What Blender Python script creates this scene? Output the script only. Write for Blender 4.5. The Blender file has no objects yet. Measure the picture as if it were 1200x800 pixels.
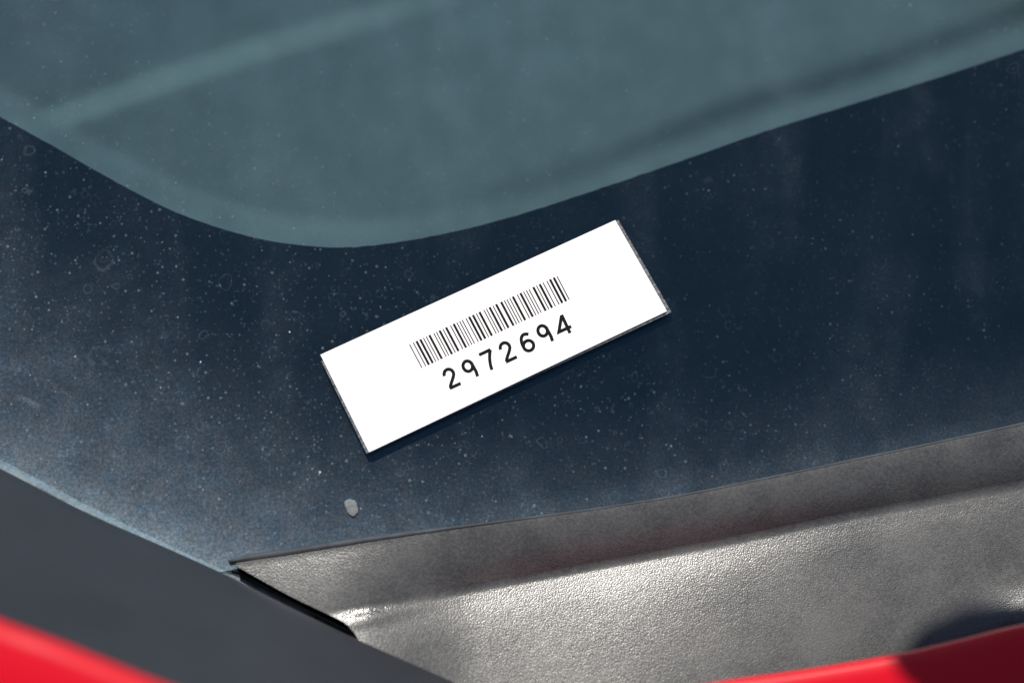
import bpy, bmesh, math, random
from mathutils import Vector, Matrix, noise
random.seed(4)
sc = bpy.context.scene
COL = sc.collection
R = math.radians

# ---------------------------------------------------------------- camera, sky, sun, exposure
# car frame: the windscreen is (nearly) the plane z = 0, x to the right, y up the glass; the glass leans 27 degrees
CAR = Matrix.Translation((0, 0, 0.95)) @ Matrix.Rotation(R(27), 4, 'X')
W_PX, H_PX = 1200.0, 800.0
D = 0.60                      # distance to the label
WID = 0.214                   # width of glass in view
TILT = R(7)
TGT = Vector((0, 0, 0))
CAM = TGT + Vector((-0.015, -math.sin(TILT) * D, math.cos(TILT) * D))
fwd = (TGT - CAM).normalized()
right = fwd.cross(Vector((0, 1, 0))).normalized()
upv = right.cross(fwd).normalized()
LENS = 36.0 * (TGT - CAM).length / WID
cm = Matrix((right, upv, -fwd)).transposed().to_4x4()
cm.translation = CAM
cd = bpy.data.cameras.new('camera'); cam = bpy.data.objects.new('camera', cd); COL.objects.link(cam)
cam.matrix_world = CAR @ cm
cd.lens = LENS; cd.sensor_width = 36; cd.clip_start = 0.01; cd.clip_end = 500
cd.dof.use_dof = True
cd.dof.focus_distance = (TGT - CAM).length - 0.001
cd.dof.aperture_fstop = 3.1
sc.camera = cam

SUN_LOCAL = Vector((-0.16, 0.66, 0.74)).normalized()
sun_dir = (CAR.to_3x3() @ SUN_LOCAL).normalized()
elev = math.asin(sun_dir.z); az = math.atan2(sun_dir.x, sun_dir.y)
w = bpy.data.worlds.new('World'); sc.world = w; w.use_nodes = True
nt = w.node_tree
bg = nt.nodes['Background']
sky = nt.nodes.new('ShaderNodeTexSky'); sky.sky_type = 'NISHITA'; sky.sun_disc = False
sky.sun_elevation = elev; sky.sun_rotation = az
sky.air_density = 1.0; sky.dust_density = 0.6; sky.ozone_density = 1.5
nt.links.new(sky.outputs[0], bg.inputs[0]); bg.inputs[1].default_value = 0.062
sl = bpy.data.lights.new('sun', 'SUN'); sl.energy = 4.2; sl.angle = R(0.5); sl.color = (1, 0.95, 0.88)
so = bpy.data.objects.new('sun', sl); COL.objects.link(so)
so.rotation_euler = sun_dir.to_track_quat('Z', 'Y').to_euler()
so.location = (0, 0, 6)
sc.view_settings.view_transform = 'Standard'; sc.view_settings.look = 'None'
sc.view_settings.exposure = 0.55; sc.view_settings.gamma = 1

# ---------------------------------------------------------------- helpers
def ray(px, py):
    u = (px - W_PX/2) / W_PX * 36 / LENS
    v = (H_PX/2 - py) / W_PX * 36 / LENS
    return (fwd + right*u + upv*v)
def P(px, py, z=0.0):
    d = ray(px, py); t = (z - CAM.z) / d.z
    return CAM + d*t
OUT = Vector((-0.42, -0.907))
S0 = 0.030
def gz(x, y):                                   # the windscreen bends down towards its lower corner
    s = x*OUT.x + y*OUT.y - S0
    return -2.2*s*s if s > 0 else 0.0
def G(px, py, h=0.0):                           # point h above the curved glass
    z = h
    for _ in range(12):
        p = P(px, py, z); z = gz(p.x, p.y) + h
    return P(px, py, z)

def interp(tab, x):
    n = len(tab)
    if x <= tab[0][0]:
        a, b = tab[0], tab[1]
        return a[1] + (b[1]-a[1])*(x-a[0])/(b[0]-a[0])
    if x >= tab[-1][0]:
        a, b = tab[-2], tab[-1]
        return a[1] + (b[1]-a[1])*(x-a[0])/(b[0]-a[0])
    for i in range(n-1):
        if tab[i][0] <= x <= tab[i+1][0]: break
    def m(k):
        if k <= 0: return (tab[1][1]-tab[0][1])/(tab[1][0]-tab[0][0])
        if k >= n-1: return (tab[-1][1]-tab[-2][1])/(tab[-1][0]-tab[-2][0])
        return (tab[k+1][1]-tab[k-1][1])/(tab[k+1][0]-tab[k-1][0])
    a, b = tab[i], tab[i+1]; hh = b[0]-a[0]; t = (x-a[0])/hh
    return ((2*t**3-3*t*t+1)*a[1] + (t**3-2*t*t+t)*hh*m(i) + (-2*t**3+3*t*t)*b[1] + (t**3-t*t)*hh*m(i+1))
def sm(a, b, x):
    t = max(0, min(1, (x-a)/(b-a))); return t*t*(3-2*t)

def mesh_obj(name, verts, faces, mat, parent=None, smooth=True):
    me = bpy.data.meshes.new(name); me.from_pydata([tuple(v) for v in verts], [], faces); me.validate()
    bm = bmesh.new(); bm.from_mesh(me); bmesh.ops.recalc_face_normals(bm, faces=bm.faces); bm.to_mesh(me); bm.free()
    for p in me.polygons: p.use_smooth = smooth
    me.materials.append(mat)
    o = bpy.data.objects.new(name, me); COL.objects.link(o)
    if parent: o.parent = parent
    return o
def grid(name, rows, mat, parent, thick=0.0, smooth=True, closed=True, down=Vector((0, 0, -1))):
    """rows: list of equal length point lists; thickened downwards into a closed sheet"""
    nr, nc = len(rows), len(rows[0])
    vs = [p for r in rows for p in r]
    fs = [(i*nc+j, i*nc+j+1, (i+1)*nc+j+1, (i+1)*nc+j) for i in range(nr-1) for j in range(nc-1)]
    if thick:
        n0 = len(vs); vs += [p + down*thick for p in vs]
        fs += [tuple(n0+k for k in reversed(f)) for f in fs[:]]
        for j in range(nc-1):
            fs.append((j+1, j, n0+j, n0+j+1)); a = (nr-1)*nc
            fs.append((a+j, a+j+1, n0+a+j+1, n0+a+j))
        for i in range(nr-1):
            fs.append((i*nc, (i+1)*nc, n0+(i+1)*nc, n0+i*nc)); b = nc-1
            fs.append(((i+1)*nc+b, i*nc+b, n0+i*nc+b, n0+(i+1)*nc+b))
    o = mesh_obj(name, vs, fs, mat, parent, smooth)
    if thick:
        o.data.set_sharp_from_angle(angle=R(40))
    return o
def tube(name, pts, rad, mat, parent, flat=1.0, n=12):
    vs, fs = [], []
    for i, p in enumerate(pts):
        a = pts[max(0, i-1)]; b = pts[min(len(pts)-1, i+1)]; t = (b-a).normalized()
        s = t.cross(Vector((0, 0, 1))).normalized(); u = s.cross(t).normalized()
        r = rad[i] if isinstance(rad, (list, tuple)) else rad
        for k in range(n):
            c = 2*math.pi*k/n; vs.append(p + s*math.cos(c)*r + u*math.sin(c)*r*flat)
    for i in range(len(pts)-1):
        for k in range(n):
            fs.append((i*n+k, i*n+(k+1) % n, (i+1)*n+(k+1) % n, (i+1)*n+k))
    fs.append(tuple(reversed(range(n)))); fs.append(tuple((len(pts)-1)*n+k for k in range(n)))
    return mesh_obj(name, vs, fs, mat, parent)

# node helpers
def mat_new(name):
    m = bpy.data.materials.new(name); m.use_nodes = True; m.node_tree.nodes.clear(); return m, m.node_tree
class N:
    def __init__(s, t): s.t = t
    def n(s, ty, **k):
        x = s.t.nodes.new(ty)
        for a, b in k.items():
            if a.startswith('i_'):
                key = a[2:].replace('_', ' '); x.inputs[key].default_value = b
            else: setattr(x, a, b)
        return x
    def l(s, a, b): s.t.links.new(a, b)
    def math(s, op, a, b=None, clamp=False):
        x = s.t.nodes.new('ShaderNodeMath'); x.operation = op; x.use_clamp = clamp
        for i, v in enumerate((a, b)):
            if v is None: continue
            if isinstance(v, (int, float)): x.inputs[i].default_value = v
            else: s.l(v, x.inputs[i])
        return x.outputs[0]
    def ramp(s, v, lo, hi, a=0.0, b=1.0, smooth=True):
        x = s.t.nodes.new('ShaderNodeMapRange'); x.interpolation_type = 'SMOOTHSTEP' if smooth else 'LINEAR'
        s.l(v, x.inputs[0])
        x.inputs[1].default_value = lo; x.inputs[2].default_value = hi; x.inputs[3].default_value = a; x.inputs[4].default_value = b
        return x.outputs[0]
    def noise(s, vec, scale, detail=3, rough=0.5, dist=0.0):
        x = s.n('ShaderNodeTexNoise'); x.inputs['Scale'].default_value = scale; x.inputs['Detail'].default_value = detail
        x.inputs['Roughness'].default_value = rough; x.inputs['Distortion'].default_value = dist
        s.l(vec, x.inputs['Vector']); return x
    def vor(s, vec, scale, feature='F1'):
        x = s.n('ShaderNodeTexVoronoi', feature=feature); x.inputs['Scale'].default_value = scale
        s.l(vec, x.inputs['Vector']); return x
    def mapping(s, vec, scale=(1, 1, 1), rot=(0, 0, 0), loc=(0, 0, 0)):
        x = s.n('ShaderNodeMapping'); s.l(vec, x.inputs['Vector'])
        x.inputs['Scale'].default_value = scale; x.inputs['Rotation'].default_value = rot; x.inputs['Location'].default_value = loc
        return x.outputs[0]

# ---------------------------------------------------------------- materials
def dust_factor(N_, v):
    """how much of the pane is covered by dried road dust, in pane coordinates"""
    sep = N_.n('ShaderNodeSeparateXYZ'); N_.l(v, sep.inputs[0]); X, Y = sep.outputs[0], sep.outputs[1]
    s = N_.math('ADD', N_.math('MULTIPLY', X, OUT.x), N_.math('MULTIPLY', Y, OUT.y))   # distance towards the lower left corner
    # dirt settled along the lower left edge, thinning to the upper right
    corner = N_.ramp(s, 0.0, 0.078, 0, 1)
    corner2 = N_.ramp(s, 0.0590, 0.0755, 0, 1)
    # dirt along the bottom edge of the pane
    bt = N_.math('ADD', N_.math('MULTIPLY', X, 0.173), N_.math('MULTIPLY', Y, -0.985))
    bottom = N_.math('ADD', N_.ramp(bt, 0.014, 0.037, 0, 0.7), N_.ramp(bt, 0.031, 0.0372, 0, 0.8))
    cloud = N_.noise(v, 22, 5, 0.6, 0.3).outputs[0]
    cloud2 = N_.noise(v, 120, 4, 0.65, 0.4).outputs[0]
    fine = N_.noise(v, 1700, 3, 0.75).outputs[0]
    stre = N_.noise(N_.mapping(v, (48, 11, 1), (0, 0, R(19))), 1.0, 3, 0.5, 0.4).outputs[0]
    stre = N_.math('MULTIPLY', N_.ramp(stre, 0.46, 0.70, 0, 1), N_.ramp(cloud2, 0.3, 0.65, 0.5, 1))
    f = N_.math('ADD', 0.0045, N_.math('MULTIPLY', N_.ramp(cloud, 0.4, 0.75), 0.007))
    f = N_.math('ADD', f, N_.math('MULTIPLY', stre, 0.017))
    f = N_.math('ADD', f, N_.math('MULTIPLY', N_.math('MULTIPLY', corner, corner), 0.165))
    f = N_.math('ADD', f, N_.math('MULTIPLY', corner2, 0.20))
    f = N_.math('ADD', f, N_.math('MULTIPLY', bottom, 0.036))
    mod = N_.math('MULTIPLY', N_.ramp(cloud2, 0.25, 0.75, 0.78, 1.18), N_.ramp(fine, 0.35, 0.68, 0.68, 1.28))
    f = N_.math('MULTIPLY', f, mod)
    wide = N_.ramp(s, -0.03, 0.06, 0, 1)
    dens = N_.math('ADD', N_.math('MULTIPLY', N_.math('ADD', 0.6, N_.ramp(cloud, 0.35, 0.65)), 0.24), N_.math('MULTIPLY', wide, 1.0))
    # grit of three sizes: only some cells hold a grain
    for sc_, thr, rad, amt in ((130, 0.55, 0.040, 0.75), (330, 0.66, 0.085, 0.26), (760, 0.45, 0.19, 0.13), (1300, 0.30, 0.30, 0.05)):
        vo = N_.vor(v, sc_); c = N_.n('ShaderNodeSeparateColor'); N_.l(vo.outputs['Color'], c.inputs[0])
        on = N_.math('GREATER_THAN', c.outputs[0], thr)
        rr = N_.math('MULTIPLY', N_.math('ADD', 0.35, c.outputs[1]), rad)
        dd = N_.math('LESS_THAN', vo.outputs['Distance'], rr)
        g = N_.math('MULTIPLY', N_.math('MULTIPLY', on, dd), N_.math('MULTIPLY', c.outputs[2], amt))
        f = N_.math('ADD', f, N_.math('MULTIPLY', g, dens if sc_ > 200 else 1.0))
    # dried drop rings
    wob = N_.noise(v, 260, 2).outputs[1]
    vm = N_.n('ShaderNodeVectorMath', operation='MULTIPLY_ADD'); N_.l(wob, vm.inputs[0]); vm.inputs[1].default_value = (0.0028,)*3; N_.l(v, vm.inputs[2])
    for sc_, thr, rad, amt in ((85, 0.72, 0.16, 0.040), (210, 0.55, 0.22, 0.060), (420, 0.55, 0.3, 0.05)):
        vo = N_.vor(vm.outputs[0], sc_); c = N_.n('ShaderNodeSeparateColor'); N_.l(vo.outputs['Color'], c.inputs[0])
        on = N_.math('GREATER_THAN', c.outputs[0], thr)
        rr = N_.math('MULTIPLY', N_.math('ADD', 0.4, c.outputs[1]), rad)
        band = N_.math('SUBTRACT', 1.0, N_.math('MULTIPLY', N_.math('ABSOLUTE', N_.math('SUBTRACT', vo.outputs['Distance'], rr)), 26.0), clamp=True)
        brk = N_.ramp(cloud2, 0.40, 0.62, 0.0, 1)
        g = N_.math('MULTIPLY', N_.math('MULTIPLY', on, band), N_.math('MULTIPLY', brk, amt))
        f = N_.math('ADD', f, N_.math('MULTIPLY', g, dens))
    # wiped smears near the corner
    for (px, py, ln, wd, ang, amt) in ((33, 470, 0.0040, 0.0010, -24, 0.10), (14, 430, 0.0050, 0.0016, -15, 0.03), (70, 455, 0.0060, 0.0009, -30, 0.03), (160, 620, 0.010, 0.0012, -27, 0.04)):
        c = P(px, py, 0)
        q = N_.mapping(v, (1, 1, 0), (0, 0, 0), (-c.x, -c.y, 0)); q = N_.mapping(q, (1, 1, 1), (0, 0, R(-ang))); q = N_.mapping(q, (1/ln, 1/wd, 1))
        ln_ = N_.n('ShaderNodeVectorMath', operation='LENGTH'); N_.l(q, ln_.inputs[0])
        g = N_.math('MULTIPLY', N_.ramp(ln_.outputs['Value'], 1.0, 0.2, 0, 1), N_.ramp(fine, 0.35, 0.6, 0.2, 1))
        f = N_.math('ADD', f, N_.math('MULTIPLY', g, amt))
    return N_.math('MINIMUM', f, 0.9)

def glass_material(dusty=True):
    m, t = mat_new('windscreen_glass' if dusty else 'windscreen_glass_inside'); n = N(t)
    v = n.n('ShaderNodeTexCoord').outputs['Object']
    out = n.n('ShaderNodeOutputMaterial')
    tr = n.n('ShaderNodeBsdfTransparent'); tr.inputs[0].default_value = (0.84, 0.96, 0.95, 1)
    gl = n.n('ShaderNodeBsdfGlossy'); gl.inputs['Roughness'].default_value = 0.015; gl.inputs[0].default_value = (0.50, 0.84, 1.0, 1)
    fr = n.n('ShaderNodeFresnel'); n.l(n.math('ADD', 1.52, n.math('MULTIPLY', n.n('ShaderNodeNewGeometry').outputs['Backfacing'], 1/1.52 - 1.52)), fr.inputs[0])
    mx = n.n('ShaderNodeMixShader'); n.l(fr.outputs[0], mx.inputs[0]); n.l(tr.outputs[0], mx.inputs[1]); n.l(gl.outputs[0], mx.inputs[2])
    if not dusty:
        n.l(mx.outputs[0], out.inputs[0]); return m
    df = n.n('ShaderNodeBsdfDiffuse')
    cx = n.n('ShaderNodeMix', data_type='RGBA'); n.l(n.ramp(n.noise(v, 300, 3, 0.6).outputs[0], 0.3, 0.7), cx.inputs[0])
    cx.inputs[6].default_value = (0.36, 0.51, 0.65, 1); cx.inputs[7].default_value = (0.45, 0.54, 0.62, 1); n.l(cx.outputs[2], df.inputs[0])
    m2 = n.n('ShaderNodeMixShader'); n.l(dust_factor(n, v), m2.inputs[0]); n.l(mx.outputs[0], m2.inputs[1]); n.l(df.outputs[0], m2.inputs[2])
    n.l(m2.outputs[0], out.inputs[0])
    return m
def simple(name, col, rough=0.5, spec=0.5, bump=None, coat=0.0, var=0.0, vscale=300, metallic=0.0):
    m, t = mat_new(name); n = N(t)
    v = n.n('ShaderNodeTexCoord').outputs['Object']
    b = n.n('ShaderNodeBsdfPrincipled'); out = n.n('ShaderNodeOutputMaterial'); n.l(b.outputs[0], out.inputs[0])
    b.inputs['Base Color'].default_value = (*col, 1); b.inputs['Roughness'].default_value = rough
    b.inputs['Specular IOR Level'].default_value = spec; b.inputs['Coat Weight'].default_value = coat
    b.inputs['Coat Roughness'].default_value = 0.04; b.inputs['Metallic'].default_value = metallic
    if var:
        f = n.noise(v, vscale, 4, 0.6).outputs[0]
        mx = n.n('ShaderNodeMix', data_type='RGBA'); n.l(n.ramp(f, 0.3, 0.7), mx.inputs[0])
        mx.inputs[6].default_value = (*[c*(1-var) for c in col], 1); mx.inputs[7].default_value = (*[min(1, c*(1+var)) for c in col], 1)
        n.l(mx.outputs[2], b.inputs['Base Color'])
    if bump:
        f = n.noise(v, bump[0], 3, 0.6).outputs[0]
        bp = n.n('ShaderNodeBump'); bp.inputs['Strength'].default_value = bump[1]; bp.inputs['Distance'].default_value = bump[2]
        n.l(f, bp.inputs['Height']); n.l(bp.outputs[0], b.inputs['Normal'])
    return m
def grain_material():
    m, t = mat_new('grained_grey_plastic'); n = N(t)
    v = n.n('ShaderNodeTexCoord').outputs['Object']
    b = n.n('ShaderNodeBsdfPrincipled'); out = n.n('ShaderNodeOutputMaterial'); n.l(b.outputs[0], out.inputs[0])
    f = n.noise(v, 60, 4, 0.6).outputs[0]; g = n.noise(v, 1500, 3, 0.7).outputs[0]
    mx = n.n('ShaderNodeMix', data_type='RGBA'); n.l(n.ramp(n.math('MULTIPLY', n.math('ADD', f, g), 0.5), 0.35, 0.65), mx.inputs[0])
    mx.inputs[6].default_value = (0.042, 0.043, 0.042, 1); mx.inputs[7].default_value = (0.092, 0.091, 0.086, 1)
    n.l(mx.outputs[2], b.inputs['Base Color'])
    b.inputs['Roughness'].default_value = 0.34; b.inputs['Specular IOR Level'].default_value = 0.70
    c = P(428, 716, 0); q = n.mapping(v, (1, 1, 0), (0, 0, 0), (-c.x, -c.y, 0)); q = n.mapping(q, (1, 1, 1), (0, 0, R(-14))); q = n.mapping(q, (1/0.0085, 1/0.0030, 1))
    ln = n.n('ShaderNodeVectorMath', operation='LENGTH'); n.l(q, ln.inputs[0])
    n.l(n.ramp(ln.outputs['Value'], 0.2, 1.0, 0.20, 0.34), b.inputs['Roughness'])        # corner rubbed shiny
    d1 = n.noise(v, 400, 2).outputs[1]
    vm = n.n('ShaderNodeVectorMath', operation='MULTIPLY_ADD'); n.l(d1, vm.inputs[0]); vm.inputs[1].default_value = (0.0007,)*3; n.l(v, vm.inputs[2])
    vo = n.vor(vm.outputs[0], 3200)
    h = n.math('ADD', n.math('MULTIPLY', vo.outputs['Distance'], -1.0), n.math('MULTIPLY', n.noise(v, 3200, 2).outputs[0], 0.35))
    bp = n.n('ShaderNodeBump'); bp.inputs['Strength'].default_value = 0.48; bp.inputs['Distance'].default_value = 0.00009
    n.l(h, bp.inputs['Height']); n.l(bp.outputs[0], b.inputs['Normal'])
    return m
M_glass = glass_material(); M_glass_in = glass_material(False)
M_frit = simple('black_ceramic_print', (0.0003, 0.0007, 0.0011), 0.6, 0.02)
M_dash = simple('grey_dashboard_vinyl', (0.073, 0.075, 0.089), 0.7, 0.3, (1500, 0.25, 0.0003), var=0.12, vscale=120)
M_cowl = grain_material()
M_seal = simple('black_rubber_seal', (0.035, 0.042, 0.050), 0.7, 0.3, (900, 0.3, 0.0003), var=0.3, vscale=200)
M_trim = simple('matt_black_trim', (0.018, 0.019, 0.024), 0.5, 0.45, (2500, 0.15, 0.0002), var=0.1, vscale=60)
M_red = simple('red_car_paint', (0.49, 0.003, 0.012), 0.28, 0.25, coat=0.0, var=0.03, vscale=2000)
M_black = simple('black_caster_metal', (0.015, 0.015, 0.016), 0.45, 0.5, (700, 0.1, 0.0003))
M_rubber = simple('caster_rubber', (0.02, 0.02, 0.02), 0.7, 0.3)
M_back = simple('grey_foam_backing', (0.13, 0.135, 0.14), 0.75, 0.35, (2200, 0.9, 0.0006), var=0.55, vscale=1800)
M_paper = simple('white_gloss_card', (0.84, 0.84, 0.84), 0.45, 0.3, (1200, 0.05, 0.0001), var=0.01, vscale=300)
M_ink = simple('black_label_ink', (0.006, 0.0045, 0.005), 0.6, 0.1, var=0.3, vscale=3500)
M_inkthin = simple('thin_bar_ink', (0.050, 0.024, 0.020), 0.55, 0.2, var=0.3, vscale=3500)  # lighter, browner tone for the thin bars
M_drop = simple('dried_droppings', (0.15, 0.16, 0.165), 0.85, 0.2, (2000, 0.6, 0.0003), var=0.15, vscale=900)

# ---------------------------------------------------------------- the car: everything below moves with it
car = bpy.data.objects.new('parked_car', None); COL.objects.link(car); car.matrix_world = CAR
car['label'] = 'red car corner with dusty windscreen, grey grained cowl and black trim under the barcode plate'
car['category'] = 'car'
EDGE = [(-700, 235), (-300, 405), (0, 549), (100, 601), (200, 650), (275, 684), (420, 756), (600, 850), (800, 950)]
FRIT = [(-700, -240), (-300, -30), (0, 137), (60, 170), (130, 210), (200, 246), (260, 268), (310, 281), (360, 288), (400, 290), (450, 286), (520, 274), (600, 254), (700, 222), (800, 188), (900, 153), (1000, 122), (1100, 91), (1200, 58), (1400, -8), (2000, -220)]
UPPER = [(240, 667), (278, 659), (340, 650), (420, 637), (520, 622), (620, 608), (700, 597), (800, 581), (900, 561), (1000, 540), (1100, 519), (1200, 497), (1500, 425), (2000, 300)]

# windscreen pane
cols = [-700 + 2700*i/135 for i in range(136)]
rows = []
NR = 90
for j in range(NR+1):
    f = j/NR
    row = []
    for x in cols:
        yb = min(interp(EDGE, x), interp(UPPER, max(x, 240)) + 7) if x > 240 else interp(EDGE, x)
        yt = -620
        y = yt + (yb-yt)*f
        row.append(G(x, y, 0.0))
    rows.append(row)
pane = grid('windshield', rows, M_glass, car, 0.0035)
pane.data.materials.append(M_glass_in)
for p in pane.data.polygons:
    if min(p.vertices) >= len(rows)*len(cols): p.material_index = 1
# rounded ground edge on the exposed side of the pane
rim = [G(x, interp(EDGE, x)+0.5, -0.0016) for x in [-700 + i*15 for i in range(72)]]
M_edge = simple('dusty_ground_glass_edge', (0.13, 0.15, 0.17), 0.75, 0.2, (1200, 0.4, 0.0003), var=0.35, vscale=500)
o = tube('pane_edge', rim, 0.0018, M_edge, pane)
# black printed border under the glass
rows = []
for j in range(41):
    f = j/40; row = []
    for x in [-700 + 2700*i/540 for i in range(541)]:
        yt = interp(FRIT, x) + noise.noise(Vector((x*0.09, 3, 0)))*0.7
        yb = min(interp(EDGE, x), interp(UPPER, max(x, 240)) + 7) - 2 if x > 240 else interp(EDGE, x) - 2
        row.append(G(x, yt+(yb-yt)*f, -0.0037))
    rows.append(row)
grid('printed_border', rows, M_frit, pane, 0.0003)

# dashboard below the glass
def dash_z(px, py):
    z = -0.050
    # long rounded crease running up to the right
    l1 = 150 - (px-40)*0.3125 - 8*math.sin((px-40)/480*math.pi) - py
    z += 0.0032*sm(17, -15, l1)*sm(620, 300, px)
    l3 = interp(FRIT, px) - py
    z += 0.0065*sm(36, -12, l3)*sm(560, 200, px)
    q = max(0, 380-px+220-py)*WID/W_PX
    z += 1.1*q*q
    # valley beside the printed border
    l2 = interp([(400, 268), (560, 232), (700, 190), (850, 130), (1000, 85), (1200, 12), (1500, -100)], px) - py
    z += 0.0022*sm(-24, 20, l2)*sm(400, 900, px) 
    z += 0.0008*sm(0, -45, l2)
    return z
rows = []
for j in range(201):
    row = []
    for i in range(421):
        x = -600 + 2600*i/420; y = -700 + 1300*(j/200)**0.6
        row.append(P(x, y, dash_z(x, y)))
    rows.append(row)
grid('dashboard', rows, M_dash, car, 0.004)

# cowl panel
CREASE = [(200, 765), (330, 735), (425, 712), (470, 705), (560, 688), (700, 662), (850, 634), (1000, 603), (1200, 566), (1500, 505), (2000, 400)]
def cowl_bottom(x):
    if x <= 416: return interp([(276, 662.5), (300, 676), (340, 698), (375, 715), (405, 730), (416, 742)], x)
    return 742 + 60*sm(416, 450, x) + (x-416)*1.2 if x < 500 else 889
def cowl_z(px, py):
    return sum(cowl_raw(px, py+k) for k in (-6, -3.5, -1, 1.5, 4))/5
def cowl_raw(px, py):
    u = interp(UPPER, px); c = interp(CREASE, px)
    wv = (py-u)/(c-u)
    drop = 0.0047*sm(340, 720, px) + 0.0009
    top = 0.0012
    bell = sm(0.0, 0.30, wv)
    if wv <= 1:
        # convex shoulder, then the steep face
        e = max(0, wv)
        z = top - drop*(0.30*e + 0.70*e**2.2)
        d = 0
    else:
        d = (py-c)*WID/W_PX
        z = top - drop + 0.0008*(1-math.exp(-d/0.0034)) + d*(0.25 - 0.22*sm(620, 1150, px) + 0.07*sm(560, 430, px))
    z += 0.24*max(0, min(py, c)-u)*WID/W_PX*sm(560, 380, px)
    # soften the inner corner
    k = math.exp(-((py-c)/9.0)**2)
    z += 0.00022*k*sm(360, 560, px)
    cr = 721 - (px-430)*0.21
    z += 0.00042*math.exp(-((py-cr-2)/8.0)**2)*sm(382, 415, px)*sm(520, 425, px)
    # moulded hollow beside the glare at the end of the step
    z -= 0.0001*math.exp(-((px-478)/34.0)**2 - ((py-722)/10.0)**2)
    z += 0.0000*math.exp(-((px-428)/34.0)**2 - ((py-731)/13.0)**2)
    z += 0.0018*math.exp(-((px-1222)/45.0)**2 - ((py-722)/24.0)**2)
    return z
xs = [276.5 + (i/90)**1.3*263 for i in range(91)] + [540 + 1300*(i/120)**1.1 for i in range(1, 121)]
rows = []
NRW = 110
for j in range(-1, NRW+1):
    f = max(0, j)/NRW; row = []
    for x in xs:
        u = interp(UPPER, x); b = cowl_bottom(x)
        if x > 500: b = 889 + max(0, 1200-x)*0.0
        # denser rows near the step
        cc = min(interp(CREASE, x), b - 1)
        y = u + (cc-u)*(1-(1-f/0.45)**1.5) if f < 0.45 else cc + (b-cc)*((f-0.45)/0.55)**1.5
        z = cowl_z(x, y)
        if j == -1: z = -0.001; y = u
        q = G(x, y, 0.0)
        row.append(P(x, y, q.z*0.6 + z))
    rows.append(row)
cowl = grid('cowl_panel', rows, M_cowl, car, 0.0055)
# seal lying between glass and cowl
pts = []; rad = []
for i in range(120):
    x = 268 + i*9
    y = interp(UPPER, x) - 1.0 - 2.5*sm(700, 330, x)
    pts.append(G(x, y, 0.0003)); rad.append(0.0003 + 0.0005*sm(620, 320, x)*sm(262, 300, x))
tube('cowl_seal', pts, rad, M_seal, car)
# dark well below the open side of the cowl
# rubber channel beside the cowl end
ch = []
for i in range(40):
    x = 262 + i*4.6; y = interp([(262, 668), (300, 690), (350, 717), (400, 742), (450, 765)], x)
    ch.append(G(x, y + 1, -0.0030))
tube('channel_lip', ch, 0.0016, M_seal, car)

# black trim rising along the side
TR1 = [(-700, 232), (-300, 403), (0, 549), (100, 600), (200, 644), (270, 676), (340, 711), (415, 747), (540, 803), (700, 880), (900, 985)]
RED = [(-700, 440), (-300, 590), (0, 726), (60, 748), (120, 772), (190, 800), (300, 840), (500, 930), (900, 1120)]
rows = []
prof = [(0.0, -0.012), (0.0, 0.006), (0.02, 0.0085), (0.06, 0.0105), (0.15, 0.014), (0.35, 0.022), (0.6, 0.033), (0.85, 0.044), (1.0, 0.050), (1.1, 0.050)]
for f, z in prof:
    row = []
    for i in range(81):
        x = -700 + 1500*i/80
        a = interp(TR1, x); b = interp(RED, x)
        zz = z + 0.0
        row.append(P(x, a + (b-a)*f, zz))
    rows.append(row)
grid('side_trim', rows, M_trim, car, 0.004)
# red fender, above the trim
rows = []
for f, dz in [(0.0, -0.006), (0.0, -0.002), (0.004, 0.0), (0.02, 0.0009), (0.06, 0.0014), (0.2, 0.0014), (0.5, -0.001), (1.0, -0.009), (2.0, -0.05)]:
    row = []
    for i in range(81):
        x = -700 + 1500*i/80
        b = interp(RED, x)
        row.append(P(x, b + 420*f, 0.056 + dz))
    rows.append(row)
grid('fender', rows, M_red, car, 0.0012)
# red bonnet edge, lower right
HOOD = [(560, 845), (700, 822), (850, 797), (950, 783), (1050, 766), (1120, 750), (1200, 731), (1500, 690), (2000, 640)]
rows = []
for f, dz in [(0.0, -0.006), (0.0, -0.002), (0.002, -0.0011), (0.005, -0.0005), (0.01, -0.0001), (0.02, 0.0002), (0.05, 0.0005), (0.1, 0.0006), (0.2, 0.0002), (0.4, -0.001), (0.7, -0.004), (1.3, -0.015)]:
    row = []
    for i in range(81):
        x = 560 + 1440*i/80
        b = interp(HOOD, x)
        row.append(P(x, b + 420*f, 0.018 + dz))
    rows.append(row)
grid('bonnet', rows, M_red, car, 0.0012)

# unseen wiper-shaped shadow caster, added outside the view to shade the bonnet corner
def shadow_src(px, py, z0, h):
    p = P(px, py, z0); k = (h - z0)/SUN_LOCAL.z
    return p + SUN_LOCAL*k
ctl = [(1136, 759, 0.38), (1198, 759, 0.375), (1300, 758, 0.36), (1500, 750, 0.32), (1650, 728, 0.29), (1800, 690, 0.22), (2000, 610, 0.05), (2100, 565, 0.004)]
cp = [shadow_src(x, y, 0.010*min(1, h/0.1), h) for x, y, h in ctl]
arm = []
for i in range(len(cp)-1):
    p0, p1, p2, p3 = cp[max(0, i-1)], cp[i], cp[i+1], cp[min(len(cp)-1, i+2)]
    for k in range(6):
        t = k/6
        arm.append(0.5*((2*p1) + (p2-p0)*t + (2*p0-5*p1+4*p2-p3)*t*t + (3*p1-p0-3*p2+p3)*t**3))
arm.append(cp[-1])
arm.reverse()
tip, piv = arm[-1], arm[0]
ed = (arm[-1]-arm[-2]).normalized(); a0 = arm[-1].copy(); na = len(arm)
rads = [0.0190 - 0.001*(i/na) for i in range(na)]
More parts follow.
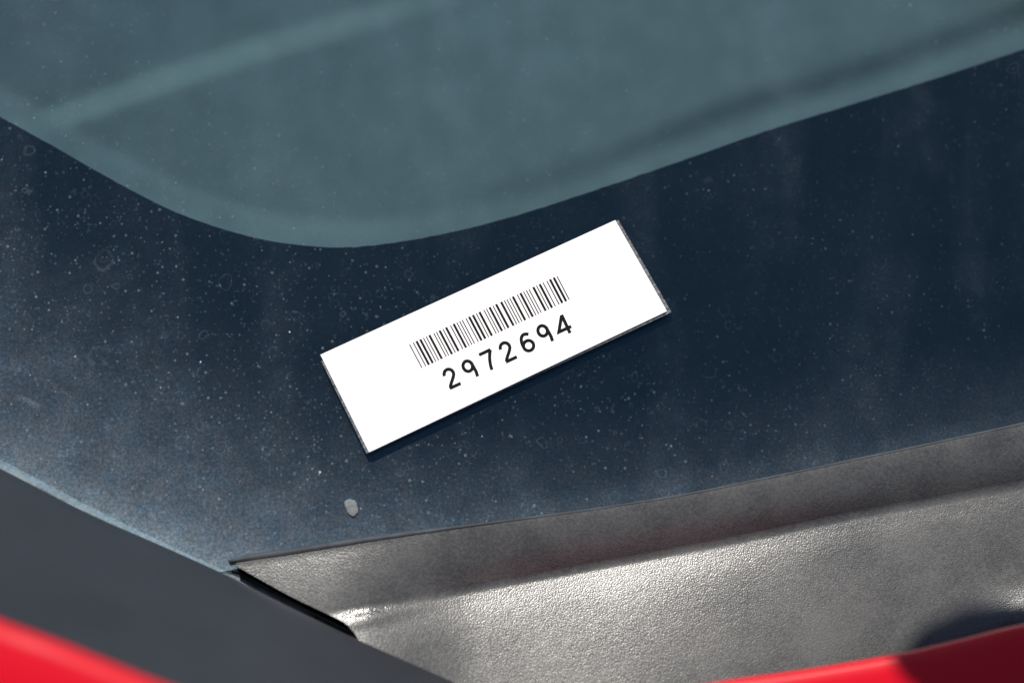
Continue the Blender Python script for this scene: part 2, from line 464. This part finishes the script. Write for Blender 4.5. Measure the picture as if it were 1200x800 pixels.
for k in range(1, 8):
    g = math.radians(90*k/7.3); arm.append(a0 + ed*0.0180*math.sin(g)); rads.append(0.0180*math.cos(g))
caster = tube('shadow_caster_arm', arm, rads, M_black, car, 0.7)
bd = (tip - arm[-16]).normalized()
bl = [tip + bd*(-0.10 + 0.11*i/20) + Vector((0.0, -0.004, 0.010 - 0.000*i)) for i in range(21)]
tube('shadow_caster_blade', bl, [0.004 + 0.005*math.sin(math.pi*min(1, (i+2)/22.0)) for i in range(21)], M_rubber, caster, 1.2)

# ---------------------------------------------------------------- the barcode plate on the glass
TLc, TRc, BRc, BLc = (375.5, 415.5), (721, 258), (781.5, 364.5), (432.5, 529.5)
TH = 0.0019
plate = bpy.data.objects.new('barcode_plate', None); COL.objects.link(plate)
cen = P(578, 393, 0)
plate.matrix_world = CAR @ Matrix.Translation(cen)
plate['label'] = 'white rectangular plate printed with a barcode and 2972694, stuck on the dark windscreen border'
plate['category'] = 'label'
def loc(p): return p - cen
def slab(name, quad, z0, z1, mat, parent, sub=24):
    vs = []; n = sub
    rows = []
    for j in range(n+1):
        row = []
        for i in range(n+1):
            u, v = i/n, j/n
            a = (quad[0][0]*(1-u)+quad[1][0]*u, quad[0][1]*(1-u)+quad[1][1]*u)
            b = (quad[3][0]*(1-u)+quad[2][0]*u, quad[3][1]*(1-u)+quad[2][1]*u)
            row.append(loc(P(a[0]*(1-v)+b[0]*v, a[1]*(1-v)+b[1]*v, z1)))
        rows.append(row)
    return grid(name, rows, mat, parent, z1-z0)
back = slab('backing', [(376.5, 423), (724.5, 257.5), (787, 365.5), (429.5, 531)], 0.00005, TH, M_back, plate)
face = slab('face', [TLc, TRc, BRc, BLc], TH+0.00004, TH+0.00034, M_paper, plate)
ZP = TH + 0.00038
def Z(zx, zy): return (470 + zx/5.0, 310 + zy/5.0)
# bars: nine characters of five bars
TAB = {'*': 'nWnnwnwnn', '2': 'nnwwnnnnw', '9': 'nnwwnnwnn', '7': 'nnnwnnwnw', '6': 'nnwwwnnnn', '4': 'nnnwwnnnw'}
pos = 0.0; bars = []
for c in '*2972694*':
    for k, e in enumerate(TAB[c]):
        wd = 1.0 if e == 'n' else 1.95
        if k % 2 == 0: bars.append((pos+wd/2, e != 'n'))
        pos += wd
    pos += 1.15
first, last = bars[0][0], bars[-1][0]
q = [Z(49, 466), Z(913, 67), Z(986, 206), Z(123, 605)]
def Q(u, v):
    a = (q[0][0]*(1-u)+q[1][0]*u, q[0][1]*(1-u)+q[1][1]*u); b = (q[3][0]*(1-u)+q[2][0]*u, q[3][1]*(1-u)+q[2][1]*u)
    return loc(P(a[0]*(1-v)+b[0]*v, a[1]*(1-v)+b[1]*v, ZP))
unit = 1.0/(last-first)
for wide in (True, False):
    vs, fs = [], []
    for c, wd in bars:
        if wd != wide: continue
        u = (c-first)*unit; hw = (0.86 if wide else 0.42)*unit
        b = len(vs); vs += [Q(u-hw, 0), Q(u+hw, 0), Q(u+hw, 1), Q(u-hw, 1)]
        vs += [p + Vector((0, 0, -0.00003)) for p in vs[b:b+4]]
        fs += [(b, b+3, b+2, b+1), (b+4, b+5, b+6, b+7)] + [(b+k, b+(k+1) % 4, b+4+(k+1) % 4, b+4+k) for k in range(4)]
    o = mesh_obj('barcode_bars', vs, fs, M_ink if wide else M_inkthin, plate, False)
    o['label'] = 'thick black barcode bars' if wide else 'thin brownish barcode bars'
# digits
bx_, by_ = 0.9063, -0.4226
def arc(cx, cy, rx, ry, a0, a1, n=22):
    return [(cx+rx*math.cos(R(a0+(a1-a0)*i/n)), cy+ry*math.sin(R(a0+(a1-a0)*i/n))) for i in range(n+1)]
def bez(*p, n=14):
    out = []
    for i in range(n+1):
        t = i/n; s = 1-t
        out.append((s**3*p[0][0]+3*s*s*t*p[1][0]+3*s*t*t*p[2][0]+t**3*p[3][0], s**3*p[0][1]+3*s*s*t*p[1][1]+3*s*t*t*p[2][1]+t**3*p[3][1]))
    return out
DIG = {
 '2': [arc(36, 84, 28, 30, 178, -12) + bez((63, 78), (60, 58), (22, 34), (10, 8))[1:], [(5, 7), (77, 7)]],
 '9': [arc(35, 80, 27, 31, 0, 360, 32), [(62, 92), (64, 60), (66, 30), (62, 1)]],
 '7': [[(1, 111), (76, 111)], bez((74, 111), (56, 85), (38, 50), (33, 0))],
 '6': [arc(45, 37, 30, 30, 0, 360, 32), bez((15, 40), (10, 88), (34, 128), (73, 97))],
 '4': [[(52, 114), (-3, 33), (77, 33)], [(54, 118), (54, 0)]],
}
HW = 9.8
def stroke(pts, z, vs, fs):
    n = len(pts)
    L_, R_ = [], []
    closed = (abs(pts[0][0]-pts[-1][0]) < 1e-3 and abs(pts[0][1]-pts[-1][1]) < 1e-3)
    for i, p in enumerate(pts):
        if closed and i in (0, n-1): a, b = pts[n-2], pts[1]; 
        else: a, b = pts[max(0, i-1)], pts[min(n-1, i+1)]
        # mitre
        def unitv(s, e):
            dx, dy = e[0]-s[0], e[1]-s[1]; l = math.hypot(dx, dy) or 1; return dx/l, dy/l
        t1 = unitv(a, p) if a != p else unitv(p, b); t2 = unitv(p, b) if b != p else t1
        nx, ny = -(t1[1]+t2[1]), t1[0]+t2[0]; l = math.hypot(nx, ny) or 1; nx /= l; ny /= l
        cs = max(0.42, nx*-t1[1] + ny*t1[0])
        L_.append((p[0]+nx*HW/cs, p[1]+ny*HW/cs)); R_.append((p[0]-nx*HW/cs, p[1]-ny*HW/cs))
    def W3(org, q_, zz):
        x = org[0] + q_[0]*bx_ + q_[1]*(-0.4226); y = org[1] + q_[0]*by_ + q_[1]*(-0.9063)
        return loc(P(*Z(x, y), zz))
    return L_, R_, W3
for i, c in enumerate('2972694'):
    org = (283 + i*109.7, 733 - i*51.6)
    vs, fs = [], []
    for si, s_ in enumerate(DIG[c]):
        z = ZP + 0.00001*si
        L_, R_, W3 = stroke(s_, z, vs, fs)
        b = len(vs)
        for l, r in zip(L_, R_):
            vs += [W3(org, l, z), W3(org, r, z), W3(org, l, ZP-0.00003), W3(org, r, ZP-0.00003)]
        for k in range(len(L_)-1):
            a = b + 4*k
            fs += [(a, a+1, a+5, a+4), (a+2, a+6, a+7, a+3), (a, a+4, a+6, a+2), (a+1, a+3, a+7, a+5)]
    o = mesh_obj('digit', vs, fs, M_ink, plate, False)

# ---------------------------------------------------------------- dried spot on the glass
c0 = G(412, 594, 0.0)
spot = []
vs = [Vector((0, 0, 0.00017))]; fs = []; n = 28
for ring, (rr, zz) in enumerate(((0.55, 0.00016), (0.85, 0.00010), (1.0, 0.0))):
    for k in range(n):
        a = 2*math.pi*k/n
        r = rr*(1 + 0.25*noise.noise(Vector((math.cos(a)*1.5, math.sin(a)*1.5, 7))))
        vs.append(Vector((math.cos(a)*r*0.00135 + math.sin(a)*r*-0.0004, math.sin(a)*r*0.0020, zz)))
for k in range(n):
    fs.append((0, 1+k, 1+(k+1) % n))
    for rg in range(2):
        fs.append((1+rg*n+k, 1+(rg+1)*n+k, 1+(rg+1)*n+(k+1) % n, 1+rg*n+(k+1) % n))
fs.append(tuple(1+2*n+k for k in reversed(range(n))))
o = mesh_obj('dried_spot', vs, fs, M_drop, None)
o.matrix_world = CAR @ Matrix.Translation(c0 + Vector((0, 0, 0.00003)))
o['label'] = 'small pale grey dried spot on the dark glass below the plate'; o['category'] = 'spot'
